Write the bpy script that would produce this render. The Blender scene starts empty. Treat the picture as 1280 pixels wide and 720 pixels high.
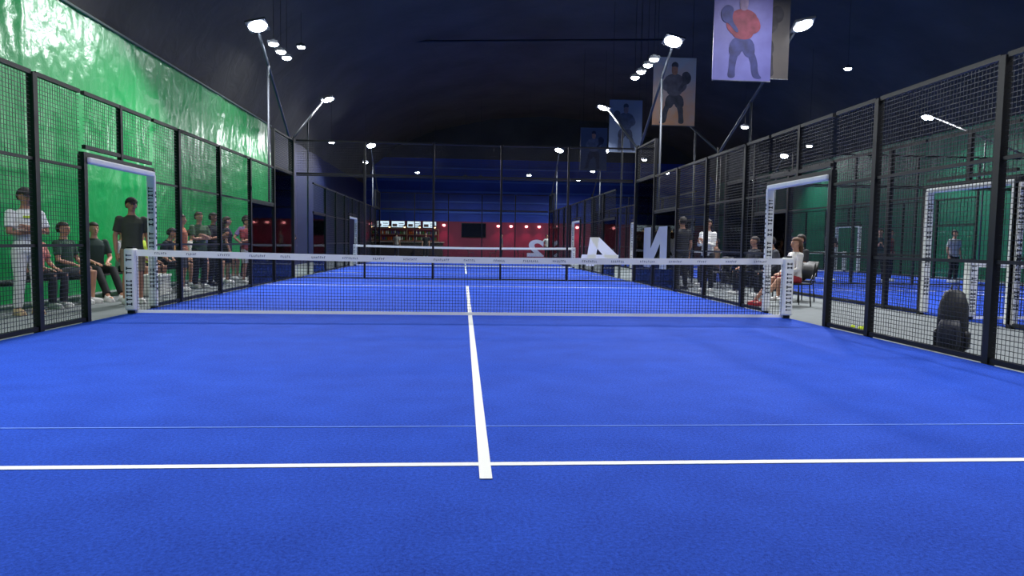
import bpy, bmesh, math, random
from mathutils import Vector, Matrix, noise
random.seed(7)
SC = bpy.context.scene
COL = SC.collection
def lin(c):
    return tuple(((x/255)/12.92 if x/255 <= .04045 else ((x/255+.055)/1.055)**2.4) for x in c)
# ---------------------------------------------------------------- materials
MC = {}
def mat(name, rgb, rough=.6, metal=0, emit=None, es=0, nscale=0, namt=.15, bump=0, bscale=40, spec=.5, stretch=None):
    if name in MC: return MC[name]
    m = bpy.data.materials.new(name); m.use_nodes = True
    nt = m.node_tree; b = nt.nodes['Principled BSDF']
    c = lin(rgb)
    b.inputs['Base Color'].default_value = (*c, 1)
    b.inputs['Roughness'].default_value = rough
    b.inputs['Metallic'].default_value = metal
    b.inputs['Specular IOR Level'].default_value = spec
    tc = nt.nodes.new('ShaderNodeTexCoord')
    vec = tc.outputs['Object']
    if stretch:
        mp = nt.nodes.new('ShaderNodeMapping'); mp.inputs['Scale'].default_value = stretch; nt.links.new(vec, mp.inputs['Vector']); vec = mp.outputs['Vector']
    if nscale:
        n = nt.nodes.new('ShaderNodeTexNoise'); n.inputs['Scale'].default_value = nscale; n.inputs['Detail'].default_value = 5
        r = nt.nodes.new('ShaderNodeMapRange'); r.inputs['To Min'].default_value = 1-namt*2; r.inputs['To Max'].default_value = 1+namt*2
        h = nt.nodes.new('ShaderNodeHueSaturation'); h.inputs['Color'].default_value = (*c, 1)
        nt.links.new(vec, n.inputs['Vector']); nt.links.new(n.outputs['Fac'], r.inputs['Value'])
        nt.links.new(r.outputs['Result'], h.inputs['Value']); nt.links.new(h.outputs['Color'], b.inputs['Base Color'])
    if bump:
        n2 = nt.nodes.new('ShaderNodeTexNoise'); n2.inputs['Scale'].default_value = bscale; n2.inputs['Detail'].default_value = 3; n2.inputs['Distortion'].default_value = .8
        bp = nt.nodes.new('ShaderNodeBump'); bp.inputs['Strength'].default_value = bump; bp.inputs['Distance'].default_value = .05
        nt.links.new(vec, n2.inputs['Vector']); nt.links.new(n2.outputs['Fac'], bp.inputs['Height'])
        nt.links.new(bp.outputs['Normal'], b.inputs['Normal'])
    if emit:
        b.inputs['Emission Color'].default_value = (*lin(emit), 1); b.inputs['Emission Strength'].default_value = es
    MC[name] = m; return m
def cloth(rgb): return mat('fabric_%d_%d_%d' % rgb, rgb, .85, nscale=30, namt=.08)
STEEL = mat('black_steel', (20, 21, 24), .45, .2)
WIRE = mat('black_wire', (40, 43, 49), .4, .2)
GALV = mat('grey_steel', (78, 82, 90), .5, .4)
PAD = mat('white_pad', (244, 244, 238), .5, nscale=8, namt=.03)
INK = mat('dark_ink', (40, 44, 55), .6)
WHITE = mat('white_line', (240, 240, 236), .8, nscale=200, namt=.04)
NETC = mat('net_cord', (8, 9, 14), .8)
LENS = mat('lamp_lens', (255, 255, 255), .3, emit=(240, 248, 255), es=60)
BLACK = mat('black_plastic', (18, 18, 20), .5)
def glassmat():
    m = bpy.data.materials.new('clear_glass'); m.use_nodes = True; nt = m.node_tree; nt.nodes.clear()
    o = nt.nodes.new('ShaderNodeOutputMaterial'); mx = nt.nodes.new('ShaderNodeMixShader')
    t = nt.nodes.new('ShaderNodeBsdfTransparent'); t.inputs[0].default_value = (.92, .95, .96, 1)
    g = nt.nodes.new('ShaderNodeBsdfGlossy'); g.inputs['Roughness'].default_value = .03
    l = nt.nodes.new('ShaderNodeLayerWeight'); l.inputs['Blend'].default_value = .14
    nt.links.new(l.outputs['Fresnel'], mx.inputs[0]); nt.links.new(t.outputs[0], mx.inputs[1]); nt.links.new(g.outputs[0], mx.inputs[2])
    nt.links.new(mx.outputs[0], o.inputs[0]); return m
GLASS = glassmat()
def turfmat():
    m = bpy.data.materials.new('blue_turf'); m.use_nodes = True; nt = m.node_tree; b = nt.nodes['Principled BSDF']
    tc = nt.nodes.new('ShaderNodeTexCoord')
    n1 = nt.nodes.new('ShaderNodeTexNoise'); n1.inputs['Scale'].default_value = 60; n1.inputs['Detail'].default_value = 8; n1.inputs['Roughness'].default_value = .85
    n2 = nt.nodes.new('ShaderNodeTexNoise'); n2.inputs['Scale'].default_value = 2.5; n2.inputs['Detail'].default_value = 6
    a = nt.nodes.new('ShaderNodeMath'); a.operation = 'MULTIPLY_ADD'; a.inputs[1].default_value = .16
    r = nt.nodes.new('ShaderNodeValToRGB')
    e = r.color_ramp.elements; e[0].position = .40; e[0].color = (*lin((14, 44, 138)), 1); e[1].position = .76; e[1].color = (*lin((50, 98, 228)), 1)
    nt.links.new(tc.outputs['Object'], n1.inputs['Vector']); nt.links.new(tc.outputs['Object'], n2.inputs['Vector'])
    nt.links.new(n2.outputs['Fac'], a.inputs[0]); nt.links.new(n1.outputs['Fac'], a.inputs[2])
    nt.links.new(a.outputs[0], r.inputs['Fac']); nt.links.new(r.outputs['Color'], b.inputs['Base Color'])
    bp = nt.nodes.new('ShaderNodeBump'); bp.inputs['Strength'].default_value = .7; bp.inputs['Distance'].default_value = .01
    nt.links.new(n1.outputs['Fac'], bp.inputs['Height']); nt.links.new(bp.outputs['Normal'], b.inputs['Normal'])
    b.inputs['Roughness'].default_value = .85; b.inputs['Specular IOR Level'].default_value = .12
    return m
TURF = turfmat()
def gradmat(name, c0, c1, z0, z1):
    m = bpy.data.materials.new(name); m.use_nodes = True; nt = m.node_tree; b = nt.nodes['Principled BSDF']
    tc = nt.nodes.new('ShaderNodeTexCoord'); s = nt.nodes.new('ShaderNodeSeparateXYZ'); mr = nt.nodes.new('ShaderNodeMapRange')
    mr.inputs['From Min'].default_value = z0; mr.inputs['From Max'].default_value = z1
    r = nt.nodes.new('ShaderNodeValToRGB'); r.color_ramp.elements[0].color = (*lin(c0), 1); r.color_ramp.elements[1].color = (*lin(c1), 1)
    n = nt.nodes.new('ShaderNodeTexNoise'); n.inputs['Scale'].default_value = 2.5; n.inputs['Detail'].default_value = 5
    ad = nt.nodes.new('ShaderNodeMath'); ad.operation = 'MULTIPLY_ADD'; ad.inputs[1].default_value = 1.2; 
    sb = nt.nodes.new('ShaderNodeMath'); sb.operation = 'SUBTRACT'; sb.inputs[1].default_value = .6
    nt.links.new(tc.outputs['Object'], s.inputs[0]); nt.links.new(s.outputs['Z'], mr.inputs['Value'])
    nt.links.new(tc.outputs['Object'], n.inputs['Vector']); nt.links.new(n.outputs['Fac'], ad.inputs[0]); nt.links.new(mr.outputs[0], ad.inputs[2])
    nt.links.new(ad.outputs[0], sb.inputs[0]); nt.links.new(sb.outputs[0], r.inputs[0]); nt.links.new(r.outputs[0], b.inputs['Base Color'])
    b.inputs['Roughness'].default_value = .6
    return m
# ---------------------------------------------------------------- mesh builder
class MB:
    def __init__(s): s.v = []; s.f = []; s.m = []
    def add(s, vs, fs, mi=0, M=None):
        o = len(s.v)
        s.v += [tuple(M @ Vector(v)) if M else tuple(v) for v in vs]
        s.f += [tuple(i+o for i in f) for f in fs]; s.m += [mi]*len(fs); return s
    def box(s, c, d, mi=0, M=None):
        x, y, z = c; a, b, e = d[0]/2, d[1]/2, d[2]/2
        vs = [(x-a, y-b, z-e), (x+a, y-b, z-e), (x+a, y+b, z-e), (x-a, y+b, z-e), (x-a, y-b, z+e), (x+a, y-b, z+e), (x+a, y+b, z+e), (x-a, y+b, z+e)]
        return s.add(vs, [(3, 2, 1, 0), (4, 5, 6, 7), (0, 1, 5, 4), (1, 2, 6, 5), (2, 3, 7, 6), (3, 0, 4, 7)], mi, M)
    def tube(s, pts, rads, n=10, mi=0, M=None, flat=1.0, wdir=None):
        pts = [Vector(p) for p in pts]; vs = []; fs = []
        for i, p in enumerate(pts):
            d = (pts[min(i+1, len(pts)-1)]-pts[max(i-1, 0)]).normalized()
            ref = Vector(wdir) if wdir else (Vector((1, 0, 0)) if abs(d.x) < .8 else Vector((0, 1, 0)))
            a = (ref-d*ref.dot(d)).normalized(); b = d.cross(a)
            for k in range(n):
                t = 2*math.pi*k/n
                vs.append(p+(a*math.cos(t)+b*math.sin(t)*flat)*rads[i])
        for i in range(len(pts)-1):
            for k in range(n):
                fs.append((i*n+k, i*n+(k+1) % n, (i+1)*n+(k+1) % n, (i+1)*n+k))
        fs.append(tuple(range(n))[::-1]); fs.append(tuple(range((len(pts)-1)*n, len(pts)*n)))
        return s.add(vs, fs, mi, M)
    def ell(s, c, r, mi=0, nu=16, nv=10, M=None):
        vs = []; fs = []
        vs.append((c[0], c[1], c[2]-r[2]))
        for j in range(1, nv):
            ph = -math.pi/2+math.pi*j/nv
            for i in range(nu):
                t = 2*math.pi*i/nu
                vs.append((c[0]+r[0]*math.cos(ph)*math.cos(t), c[1]+r[1]*math.cos(ph)*math.sin(t), c[2]+r[2]*math.sin(ph)))
        vs.append((c[0], c[1], c[2]+r[2])); T = len(vs)-1
        for i in range(nu):
            fs.append((0, 1+(i+1) % nu, 1+i))
            for j in range(nv-2):
                a = 1+j*nu; b = a+nu
                fs.append((a+i, a+(i+1) % nu, b+(i+1) % nu, b+i))
            a = 1+(nv-2)*nu
            fs.append((a+i, a+(i+1) % nu, T))
        return s.add(vs, fs, mi, M)
    def loft(s, rings, n=20, mi=0, M=None):
        vs = []; fs = []
        for (cx, cy, cz, rx, ry) in rings:
            for k in range(n):
                t = 2*math.pi*k/n; ct, st = math.cos(t), math.sin(t)
                e = .85
                vs.append((cx+rx*math.copysign(abs(ct)**e, ct), cy+ry*math.copysign(abs(st)**e, st), cz))
        for i in range(len(rings)-1):
            for k in range(n):
                fs.append((i*n+k, i*n+(k+1) % n, (i+1)*n+(k+1) % n, (i+1)*n+k))
        fs.append(tuple(range(n))[::-1]); fs.append(tuple(range((len(rings)-1)*n, len(rings)*n)))
        return s.add(vs, fs, mi, M)
    def prism(s, P, y0, y1, mi=0):
        n = len(P); vs = [(p[0], y0, p[1]) for p in P]+[(p[0], y1, p[1]) for p in P]
        fs = [tuple(range(n)), tuple(range(n, 2*n))[::-1]]+[(i, (i+1) % n, n+(i+1) % n, n+i) for i in range(n)]
        return s.add(vs, fs, mi)
    def mesh(s, name, mats, smooth=False, recalc=True):
        me = bpy.data.meshes.new(name); me.from_pydata(s.v, [], s.f)
        for m in mats: me.materials.append(m)
        me.polygons.foreach_set('material_index', s.m)
        if recalc:
            bm = bmesh.new(); bm.from_mesh(me); bmesh.ops.recalc_face_normals(bm, faces=bm.faces); bm.to_mesh(me); bm.free()
        if smooth: me.polygons.foreach_set('use_smooth', [True]*len(me.polygons))
        me.update(); return me
def obj(name, me, loc=(0, 0, 0), rot=0, parent=None, label=None):
    o = bpy.data.objects.new(name, me); COL.objects.link(o); o.location = loc
    o.rotation_euler = rot if isinstance(rot, tuple) else (0, 0, rot)
    if parent: o.parent = parent
    if label: o['label'] = label
    return o
def top(name, label, cat, loc=(0, 0, 0), rot=0, me=None, group=None):
    o = obj(name, me, loc, rot); o['label'] = label; o['category'] = cat
    if group: o['group'] = group
    if me is None: o.empty_display_size = .2
    return o
def structure(name, me, loc=(0, 0, 0), rot=0):
    o = obj(name, me, loc, rot); o['kind'] = 'structure'; return o
def bev(o, w=.01, seg=2):
    m = o.modifiers.new('Bevel', 'BEVEL'); m.width = w; m.segments = seg; m.limit_method = 'ANGLE'; return o
def textmesh(body, size, matl, mirror=False, depth=.003, bold=.05):
    c = bpy.data.curves.new('t', 'FONT'); c.body = body; c.size = size; c.extrude = depth; c.align_x = 'CENTER'
    c.offset = bold*size
    o = bpy.data.objects.new('t', c); COL.objects.link(o); dg = bpy.context.evaluated_depsgraph_get()
    me = bpy.data.meshes.new_from_object(o.evaluated_get(dg)); bpy.data.objects.remove(o)
    for v in me.vertices:
        x, y, z = v.co; v.co = (-x if mirror else x, z, y)
    me.materials.clear(); me.materials.append(matl); return me
# ---------------------------------------------------------------- camera
th, ph, ro = math.radians(4.16), math.radians(3.78), math.radians(.87)
f = Vector((math.sin(th)*math.cos(ph), math.cos(th)*math.cos(ph), -math.sin(ph)))
r0 = Vector((math.cos(th), -math.sin(th), 0)); u0 = r0.cross(f)
up = u0*math.cos(ro)-r0*math.sin(ro); rt = r0*math.cos(ro)+u0*math.sin(ro)
cd = bpy.data.cameras.new('camera'); cam = bpy.data.objects.new('camera', cd); COL.objects.link(cam)
cam.matrix_world = Matrix(((rt.x, up.x, -f.x, -.12), (rt.y, up.y, -f.y, -10.32), (rt.z, up.z, -f.z, 1.115), (0, 0, 0, 1)))
cd.sensor_width = 36; cd.lens = 23.99; cd.clip_start = .05; SC.camera = cam
w = bpy.data.worlds.new('world'); SC.world = w; w.use_nodes = True
w.node_tree.nodes['Background'].inputs[0].default_value = (.3, .4, .6, 1); w.node_tree.nodes['Background'].inputs[1].default_value = .05
try:
    SC.view_settings.view_transform = 'Standard'; SC.view_settings.look = 'None'
except Exception as e: print(e)
# ---------------------------------------------------------------- room shell
FZ = -.02
structure('floor', MB().box((6, 14, FZ-.05), (28.4, 60, .1)).mesh('floor', [mat('grey_carpet', (108, 114, 116), .9, nscale=3, namt=.1)]))
def wrinkled(y0, y1, z0, z1, x, amp, step=.06):
    mb = MB(); ny = int((y1-y0)/step); nz = int((z1-z0)/step); vs = []; fs = []
    for i in range(ny+1):
        for j in range(nz+1):
            y = y0+(y1-y0)*i/ny; z = z0+(z1-z0)*j/nz
            g = .6+.4*max(0, min(1, (z-2.2)/1.5))
            d = noise.noise(Vector((y*1.2, z*.4, 3)))*amp*.8
            r = 1-abs(noise.noise(Vector((y*3.6, z*1.8, 9))))*2
            d += max(r, 0)**4*amp*.34*g
            r = 1-abs(noise.noise(Vector((y*8, z*4+y*2.5, 19))))*2
            d += max(r, 0)**4*amp*.2*g
            d += .03*math.exp(-((y % 4.0)-2)**2*200)
            vs.append((x+d, y, z))
    for i in range(ny):
        for j in range(nz):
            a = i*(nz+1)+j; fs.append((a, a+nz+1, a+nz+2, a+1))
    return mb.add(vs, fs)
TARP = mat('green_tarpaulin', (26, 158, 82), .3, nscale=1.0, namt=.05, bump=.15, bscale=14, spec=.45)
TARP2 = mat('teal_tarpaulin', (26, 104, 78), .5, nscale=1.2, namt=.1, bump=.5, bscale=4, spec=.3)
structure('wall_left', wrinkled(-14, 17, FZ, 5.5, -7.6, .06).mesh('wall_left', [TARP], True))
structure('wall_left_rear', MB().box((-7.75, 30, 4), (.1, 26.2, 9)).mesh('wl', [mat('blue_wall', (10, 26, 84), .7, nscale=1, namt=.1)]))
structure('wall_right', wrinkled(-14, 43, FZ, 6, 19.8, .07, .25).mesh('wall_right', [TARP2], True))
NAVY = mat('charcoal_fabric', (66, 66, 64), .65, nscale=.45, namt=.32, bump=.5, bscale=1.2, spec=.2)
structure('wall_back', MB().box((6, 43, 2.7+2.4), (28, .1, 4.8)).mesh('wb', [mat('blue_wall2', (22, 54, 152), .7, nscale=.7, namt=.2)]))
structure('wall_back_upper', MB().box((6, 43, 11.0), (28, .1, 7.0)).mesh('wb', [NAVY]))
structure('wall_back_lower', MB().box((6, 43, 1.34), (28, .1, 2.72)).mesh('wb', [mat('maroon_wall', (118, 34, 62), .7, nscale=.7, namt=.2)]))
structure('wall_front', MB().box((6, -14, 6), (28, .1, 12.2)).mesh('wf', [NAVY]))
for i, z in enumerate((3.4, 4.2, 5.0, 5.8, 6.8)):
    structure('trim_%d' % (3+i), MB().box((6, 42.9, z), (27, .08, .12)).mesh('tr', [mat('mid_blue', (44, 82, 176), .6)]))
prof = [(-7.7, 5.45), (-6.9, 6.9), (-5.2, 8.4), (-2.5, 9.6), (2, 10.6), (6, 10.9), (11, 10.6), (16, 9), (18.8, 7.4), (19.9, 5.9)]
mb = MB(); vs = []; fs = []; ys = [-14+57*i/57 for i in range(58)]
for y in ys:
    for (x, z) in prof:
        vs.append((x, y, z+.12*noise.noise(Vector((x, y*.6, 1)))))
n = len(prof)
for i in range(len(ys)-1):
    for k in range(n-1): fs.append((i*n+k, i*n+k+1, (i+1)*n+k+1, (i+1)*n+k))
structure('ceiling', mb.add(vs, fs).mesh('ceiling', [NAVY], True))
structure('trim_1', MB().tube([(-5.4, 20, 9.6), (9, 20, 10.2)], [.05, .05], 8).mesh('seam', [BLACK]))
structure('trim_2', MB().tube([(-7.55, -14, 5.48), (-7.55, 17, 5.48)], [.03, .03], 8).mesh('seam', [mat('grey_edge', (90, 105, 100), .6)]))
# ---------------------------------------------------------------- court pieces
def wires(wd, z0, z1, sp=.05, t=.0038):
    mb = MB()
    def bar(p, q, a, b, t):
        p, q, a, b = Vector(p), Vector(q), Vector(a)*t/2, Vector(b)*t/2
        vs = [p-a-b, p+a-b, p+a+b, p-a+b, q-a-b, q+a-b, q+a+b, q-a+b]
        mb.add(vs, [(0, 1, 5, 4), (1, 2, 6, 5), (2, 3, 7, 6), (3, 0, 4, 7)])
    k = int(round(wd/sp))
    for i in range(1, k): bar((0, -wd/2+i*sp, z0), (0, -wd/2+i*sp, z1), (1, 0, 0), (0, 1, 0), t)
    k = int(round((z1-z0)/sp))
    for i in range(1, k): bar((0, -wd/2, z0+i*sp), (0, wd/2, z0+i*sp), (1, 0, 0), (0, 0, 1), t*1.55)
    return mb.mesh('wire_mesh', [WIRE], recalc=False)
CACHE = {}
def fence_bay(x, y, wd, z0, z1, rot, group):
    key = (wd, z0, z1)
    wi = wd-.09
    if key not in CACHE:
        rails = []
        for z in [z0+.03]+[q for q in (1.0, 2.0) if z0+.3 < q < z1-.3]+[z1-.025]:
            tk = .05 if z in (z0+.03, z1-.025) else .035
            rails.append(MB().box((0, 0, z), (tk, wi, tk)).mesh('rail', [STEEL]))
        CACHE[key] = (wires(wi, z0+.01, z1), rails)
    wm, rails = CACHE[key]
    t = top('wire_fence', 'black welded wire mesh fencing beside blue court' if z0 < 2 else 'black wire mesh fencing above the court surround', 'fence', (x, y, 0), rot, group=group)
    obj('wire_mesh', wm, parent=t)
    for r in rails: obj('rail', r, parent=t)
    return t
def glass(x, y, wd, h, rot, group):
    key = ('g', wd, h)
    if key not in CACHE:
        CACHE[key] = (MB().box((0, 0, h/2), (.012, wd-.1, h-.06)).mesh('pane', [GLASS]),
                      MB().box((0, 0, h-.02), (.045, wd-.09, .03)).mesh('rail', [STEEL]), MB().box((0, 0, .02), (.045, wd-.09, .03)).mesh('rail', [STEEL]))
    t = top('glass_wall', 'tall clear tempered glass closing the court end', 'glass wall', (x, y, 0), rot, group=group)
    obj('pane', CACHE[key][0], parent=t); obj('rail', CACHE[key][1], parent=t); obj('rail', CACHE[key][2], parent=t); return t
POSTS = {}
def post(x, y, z0, z1, group, wd=.08):
    key = (z0, z1, wd)
    if key not in POSTS:
        mb = MB().box((0, 0, (z0+z1)/2), (wd, wd, z1-z0))
        POSTS[key] = mb.mesh('fence_post', [STEEL])
    return top('fence_post', 'square black steel post carrying the court fence', 'post', (x, y, FZ if z0 < .1 else 0), 0, POSTS[key], group)
def marks(mb, cx, z0, z1, y, wd, seed):
    rnd = random.Random(seed); z = z0
    while z < z1:
        h = rnd.uniform(.03, .06)
        if rnd.random() < .8:
            mb.box((cx, y, z+h/2), (wd, .004, h*.3)); mb.box((cx-wd*.4, y, z+h/2), (wd*.2, .004, h*.8))
            if rnd.random() < .6: mb.box((cx+wd*.4, y, z+h/2), (wd*.2, .004, h*.8))
        z += h*1.35
def doorway(x, y, side, group, both=False):
    t = top('doorway_frame', 'court entrance frame of black steel with white printed padding', 'door frame', (x, y, 0), 0, group=group)
    for s in (-1, 1):
        obj('upright', MB().box((0, s*.985, 1.08), (.08, .08, 2.2)).mesh('upright', [STEEL]), parent=t)
        if s < 0 and not both:
            p = obj('edge_strip', MB().box((-side*.02, s*.94, 1.06), (.03, .012, 2.08)).mesh('padding', [PAD]), parent=t, label='thin white edge strip')
            continue
        off = .925 if s > 0 else .965
        wx = .13 if s > 0 else .12
        p = obj('padding', MB().box((-side*.02, s*off, 1.06), (wx, .07 if s > 0 else .14, 2.08)).mesh('padding', [PAD]), parent=t); bev(p, .02)
        mb = MB(); marks(mb, -side*.02, .25, 1.95, s*off-(.037 if s > 0 else .072), .07, s+5)
        rnd = random.Random(s)
        z = .3
        while z < 1.9:
            mb.box((-side*(.02+wx/2+.002), s*off, z), (.004, .035, rnd.uniform(.02, .05))); z += rnd.uniform(.06, .12)
        obj('printed_lettering', mb.mesh('ink', [INK]), parent=t)
    obj('lintel', MB().box((0, 0, 2.18), (.07, 2.04, .06)).mesh('lintel', [STEEL]), parent=t)
    bev(obj('lintel_padding', MB().box((-side*.02, 0, 2.11), (.12, 1.9, .08)).mesh('lp', [PAD]), parent=t), .02)
NETCACHE = {}
def net(cx, cy, group):
    if 'n' not in NETCACHE:
        d = {}
        hz = lambda x: .88+.05*(abs(x)/5)**1.6
        mb = MB(); t = .0044; sp = .045; xs = -4.86
        while xs < 4.87:
            mb.box((xs, 0, (hz(xs)+.03)/2), (t, t, hz(xs)-.07)); xs += sp
        z = .05
        while z < .85:
            N = 24
            for i in range(N):
                a = -4.88+9.76*i/N; b = -4.88+9.76*(i+1)/N
                za = z*hz(a)/.88; zb = z*hz(b)/.88
                mb.add([(a, -t/2, za-t/2), (b, -t/2, zb-t/2), (b, -t/2, zb+t/2), (a, -t/2, za+t/2), (a, t/2, za-t/2), (b, t/2, zb-t/2), (b, t/2, zb+t/2), (a, t/2, za+t/2)],
                       [(0, 1, 2, 3), (7, 6, 5, 4), (3, 2, 6, 7), (4, 5, 1, 0)])
            z += sp
        d['net_mesh'] = mb.mesh('net_mesh', [NETC], recalc=False)
        def band(z0f, z1f, th):
            m = MB(); N = 40; vs = []; fs = []
            for i in range(N+1):
                x = -4.9+9.8*i/N
                for (yy, zz) in ((-th, z0f(x)), (th, z0f(x)), (th, z1f(x)), (-th, z1f(x))): vs.append((x, yy, zz))
            for i in range(N):
                for k in range(4): fs.append((i*4+k, i*4+(k+1) % 4, i*4+4+(k+1) % 4, i*4+4+k))
            fs += [(0, 1, 2, 3), (N*4+3, N*4+2, N*4+1, N*4)]
            return m.add(vs, fs)
        d['tape'] = band(lambda x: hz(x)-.085, lambda x: hz(x)+.01, .009).mesh('tape', [PAD])
        d['bottom_band'] = band(lambda x: .012, lambda x: .055, .006).mesh('bb', [mat('bright_band', (255, 255, 250), .6)])
        x = -4.6; rnd = random.Random(3); k = 0; L = []
        GP = mat('grey_print', (96, 98, 110), .6); G2 = mat('slate_print', (60, 66, 92), .6)
        while x < 4.7:
            mb = MB(); z = hz(x)-.038
            nn = rnd.randint(5, 8)
            for q in range(nn):
                mb.box((x+q*.03, -.0115, z), (.006, .003, .03), k % 2)
                mb.box((x+q*.03+.008, -.0115, z+rnd.choice((-.012, 0, .012))), (.014, .003, .006), k % 2)
            L.append(mb.mesh('pl', [GP, G2])); x += .45; k += 1
        d['printed_logo'] = L
        NETCACHE['n'] = d
    d = NETCACHE['n']
    t = top('padel_net', 'black court net with white printed top tape and padded posts', 'net', (cx, cy, 0), 0, group=group)
    for k, me in d.items():
        if k == 'printed_logo':
            if cy == 0 and cx == 0:
                for m_ in me: obj(k, m_, parent=t)
        else: obj(k, me, parent=t)
    for s in (-1, 1):
        p = obj('net_post', MB().box((s*4.94, 0, .49), (.09, .09, .97)).mesh('np', [STEEL]), parent=t)
        q = obj('post_padding', MB().box((s*4.94, 0, .5), (.15, .15, .9)).mesh('pp', [PAD]), parent=p); bev(q, .025)
        mb = MB(); marks(mb, s*4.94, .12, .85, -.0765, .08, s+20)
        obj('printed_lettering', mb.mesh('ink', [INK]), parent=p)
def court(cx, cy, tag, lo=-6):
    g = 'fence of '+tag
    t = top('court_turf', 'bright blue artificial turf of '+tag+' with white lines', 'court', (cx, cy, 0), 0, MB().box((0, 0, -.01), (10.0, 20, .02)).mesh('turf', [TURF]))
    def line(x0, x1, y0, y1, h=.004): obj('court_line', MB().box(((x0+x1)/2, (y0+y1)/2, h/2-.0005), (x1-x0, y1-y0, h)).mesh('line', [WHITE]), parent=t)
    line(-5, 5, -6.975, -6.925); line(-5, 5, 6.925, 6.975); line(-.03, .03, -7.17, 7.17, .006)
    obj('turf_seam', MB().box((0, -6.24, .001), (9.9, .016, .004)).mesh('seam', [mat('pale_blue', (96, 134, 226), .9)]), parent=t, label='faint pale blue turf seam')
    for sx in (-1, 1):
        X = cx+sx*5.06
        for (y, wd, z0, z1) in ((-5, 2, 0, 3), (-3, 2, 0, 3), (-1.5, 1, 0, 3), (0, 2, 2.25, 3), (1.5, 1, 0, 3), (3, 2, 0, 3), (5, 2, 0, 3), (7, 2, 2, 3), (9, 2, 3, 4)):
            if y < lo: continue
            fence_bay(X, cy+y, wd, z0, z1, 0, g)
        for y in (-6, -4, -2, 2, 4, 6): post(X, cy+y, 0, 3, g)
        post(X, cy, 2.2, 3, g, .06)
        post(X, cy+8, 0, 4, g); post(X, cy+10.02, 0, 4.05, g, .09)
        glass(X, cy+7, 2, 2, 0, g); glass(X, cy+9, 2, 3, 0, g)
        doorway(X, cy, sx, g, both=cx > 1)
    for i in range(5):
        fence_bay(cx-4+2*i, cy+10.03, 2, 3, 4, math.pi/2, g)
        glass(cx-4+2*i, cy+10.03, 2, 3, math.pi/2, g)
        if i: post(cx-5+2*i, cy+10.03, 0, 4, g, .06)
    net(cx, cy, 'court nets')
court(0, 0, 'the main court')
court(0, 20.7, 'the next court behind')
court(12.9, 0, 'the neighbouring court')
court(12.9, 20.7, 'the far neighbouring court')
for cx in (0, 12.9):
    for sx in (-1, 1):
        fence_bay(cx+sx*5.06, 20.7-7, 2, 2, 3, 0, 'fence of the next court behind'); glass(cx+sx*5.06, 20.7-7, 2, 2, 0, 'fence of the next court behind')
# stickers: characters seen reversed through glass
STK = mat('white_vinyl', (240, 242, 244), .5, emit=(225, 228, 232), es=.12)  # faint light put into the vinyl itself by emission
mb = MB()  # mirrored, slightly slanted numeral four: stem, crossbar and diagonal
mb.prism([(-.38, 0), (-.12, 0), (.02, .86), (-.26, .86)], 0, .004)
mb.prism([(-.26, .86), (.02, .86), (.6, .32), (.6, .15), (.32, .15), (-.06, .54)], 0, .0045)
mb.prism([(-.54, .15), (.6, .15), (.62, .34), (-.5, .34)], 0, .005)
top('number_sticker', 'large white mirrored number four stuck on glass', 'sticker', (3.95, 10.018, .46), 0, mb.mesh('four', [STK]))
o = top('number_sticker', 'white mirrored number two stuck on distant glass', 'sticker', (4.25, 30.719, .35), 0, textmesh('2', 1.35, mat('soft_vinyl', (205, 208, 214), .5), True, bold=.035)); o.scale = (1.5, 1, 1)
mb = MB()
mb.prism([(-1.0, 0), (-.4, 0), (-.4, 1.1), (-1.0, 1.1)], 0, .004); mb.prism([(.5, 0), (1.2, 0), (1.2, 1.1), (.5, 1.1)], 0, .004)
mb.prism([(-1.0, 1.1), (-.3, 1.1), (1.2, 0), (.5, 0)], 0, .005)
top('letter_sticker', 'bold white letter stuck on the side glass of court', 'sticker', (5.012, 7.6, .5), math.pi/2, mb.mesh('letter', [mat('dim_vinyl', (180, 184, 190), .5)]))
# ---------------------------------------------------------------- floodlights
def lampdata(power, size=.5, spread=150):
    l = bpy.data.lights.new('lamp', 'AREA'); l.shape = 'RECTANGLE'; l.size = size; l.size_y = size*.7; l.energy = power; l.color = (.97, .98, 1); l.spread = math.radians(spread); return l
def head(par, x, y, z, tilt, tiltx, power):
    h = obj('floodlight_head', MB().box((0, 0, .03), (.5, .4, .06)).box((0, 0, .09), (.24, .2, .07)).mesh('head', [GALV]), (x, y, z), (tiltx, tilt, 0), par)
    bev(h, .01)
    le = obj('lens', MB().ell((0, 0, 0), (.22, .18, .06), 0, 24, 10).mesh('lens', [LENS], True), parent=h)
    if power:
        l = bpy.data.objects.new('lamp', lampdata(power, .42)); COL.objects.link(l); l.parent = h; l.location = (0, 0, -.075)
def vpole(x, y, near=True, far=True, power=150, sx=1, g='floodlight masts', nl=3.3, fl=5.3):
    t = top('floodlight_mast', 'grey steel floodlight mast with slanted arms at court corner', 'light mast', (x, y, FZ), 0, group=g)
    obj('pole', MB().tube([(0, 0, 0), (0, 0, 4.15)], [.06, .06], 12).mesh('pole', [STEEL], True), parent=t)
    for s, on, ln in ((-1, near, nl), (1, far, fl)):
        if not on: continue
        obj('arm', MB().tube([(0, 0, 4.0), (0, s*ln, 6.4)], [.035, .035], 10).mesh('arm', [GALV], True), parent=t)
        my = 2.25
        obj('strut', MB().tube([(0, s*my, 0), (0, s*my, 4+2.4*my/ln)], [.03, .03], 10).mesh('strut', [GALV], True), parent=t)
        head(t, sx*-.05, s*ln, 6.3, sx*math.radians(14), math.radians(-24 if s < 0 else -8), power)
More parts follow.
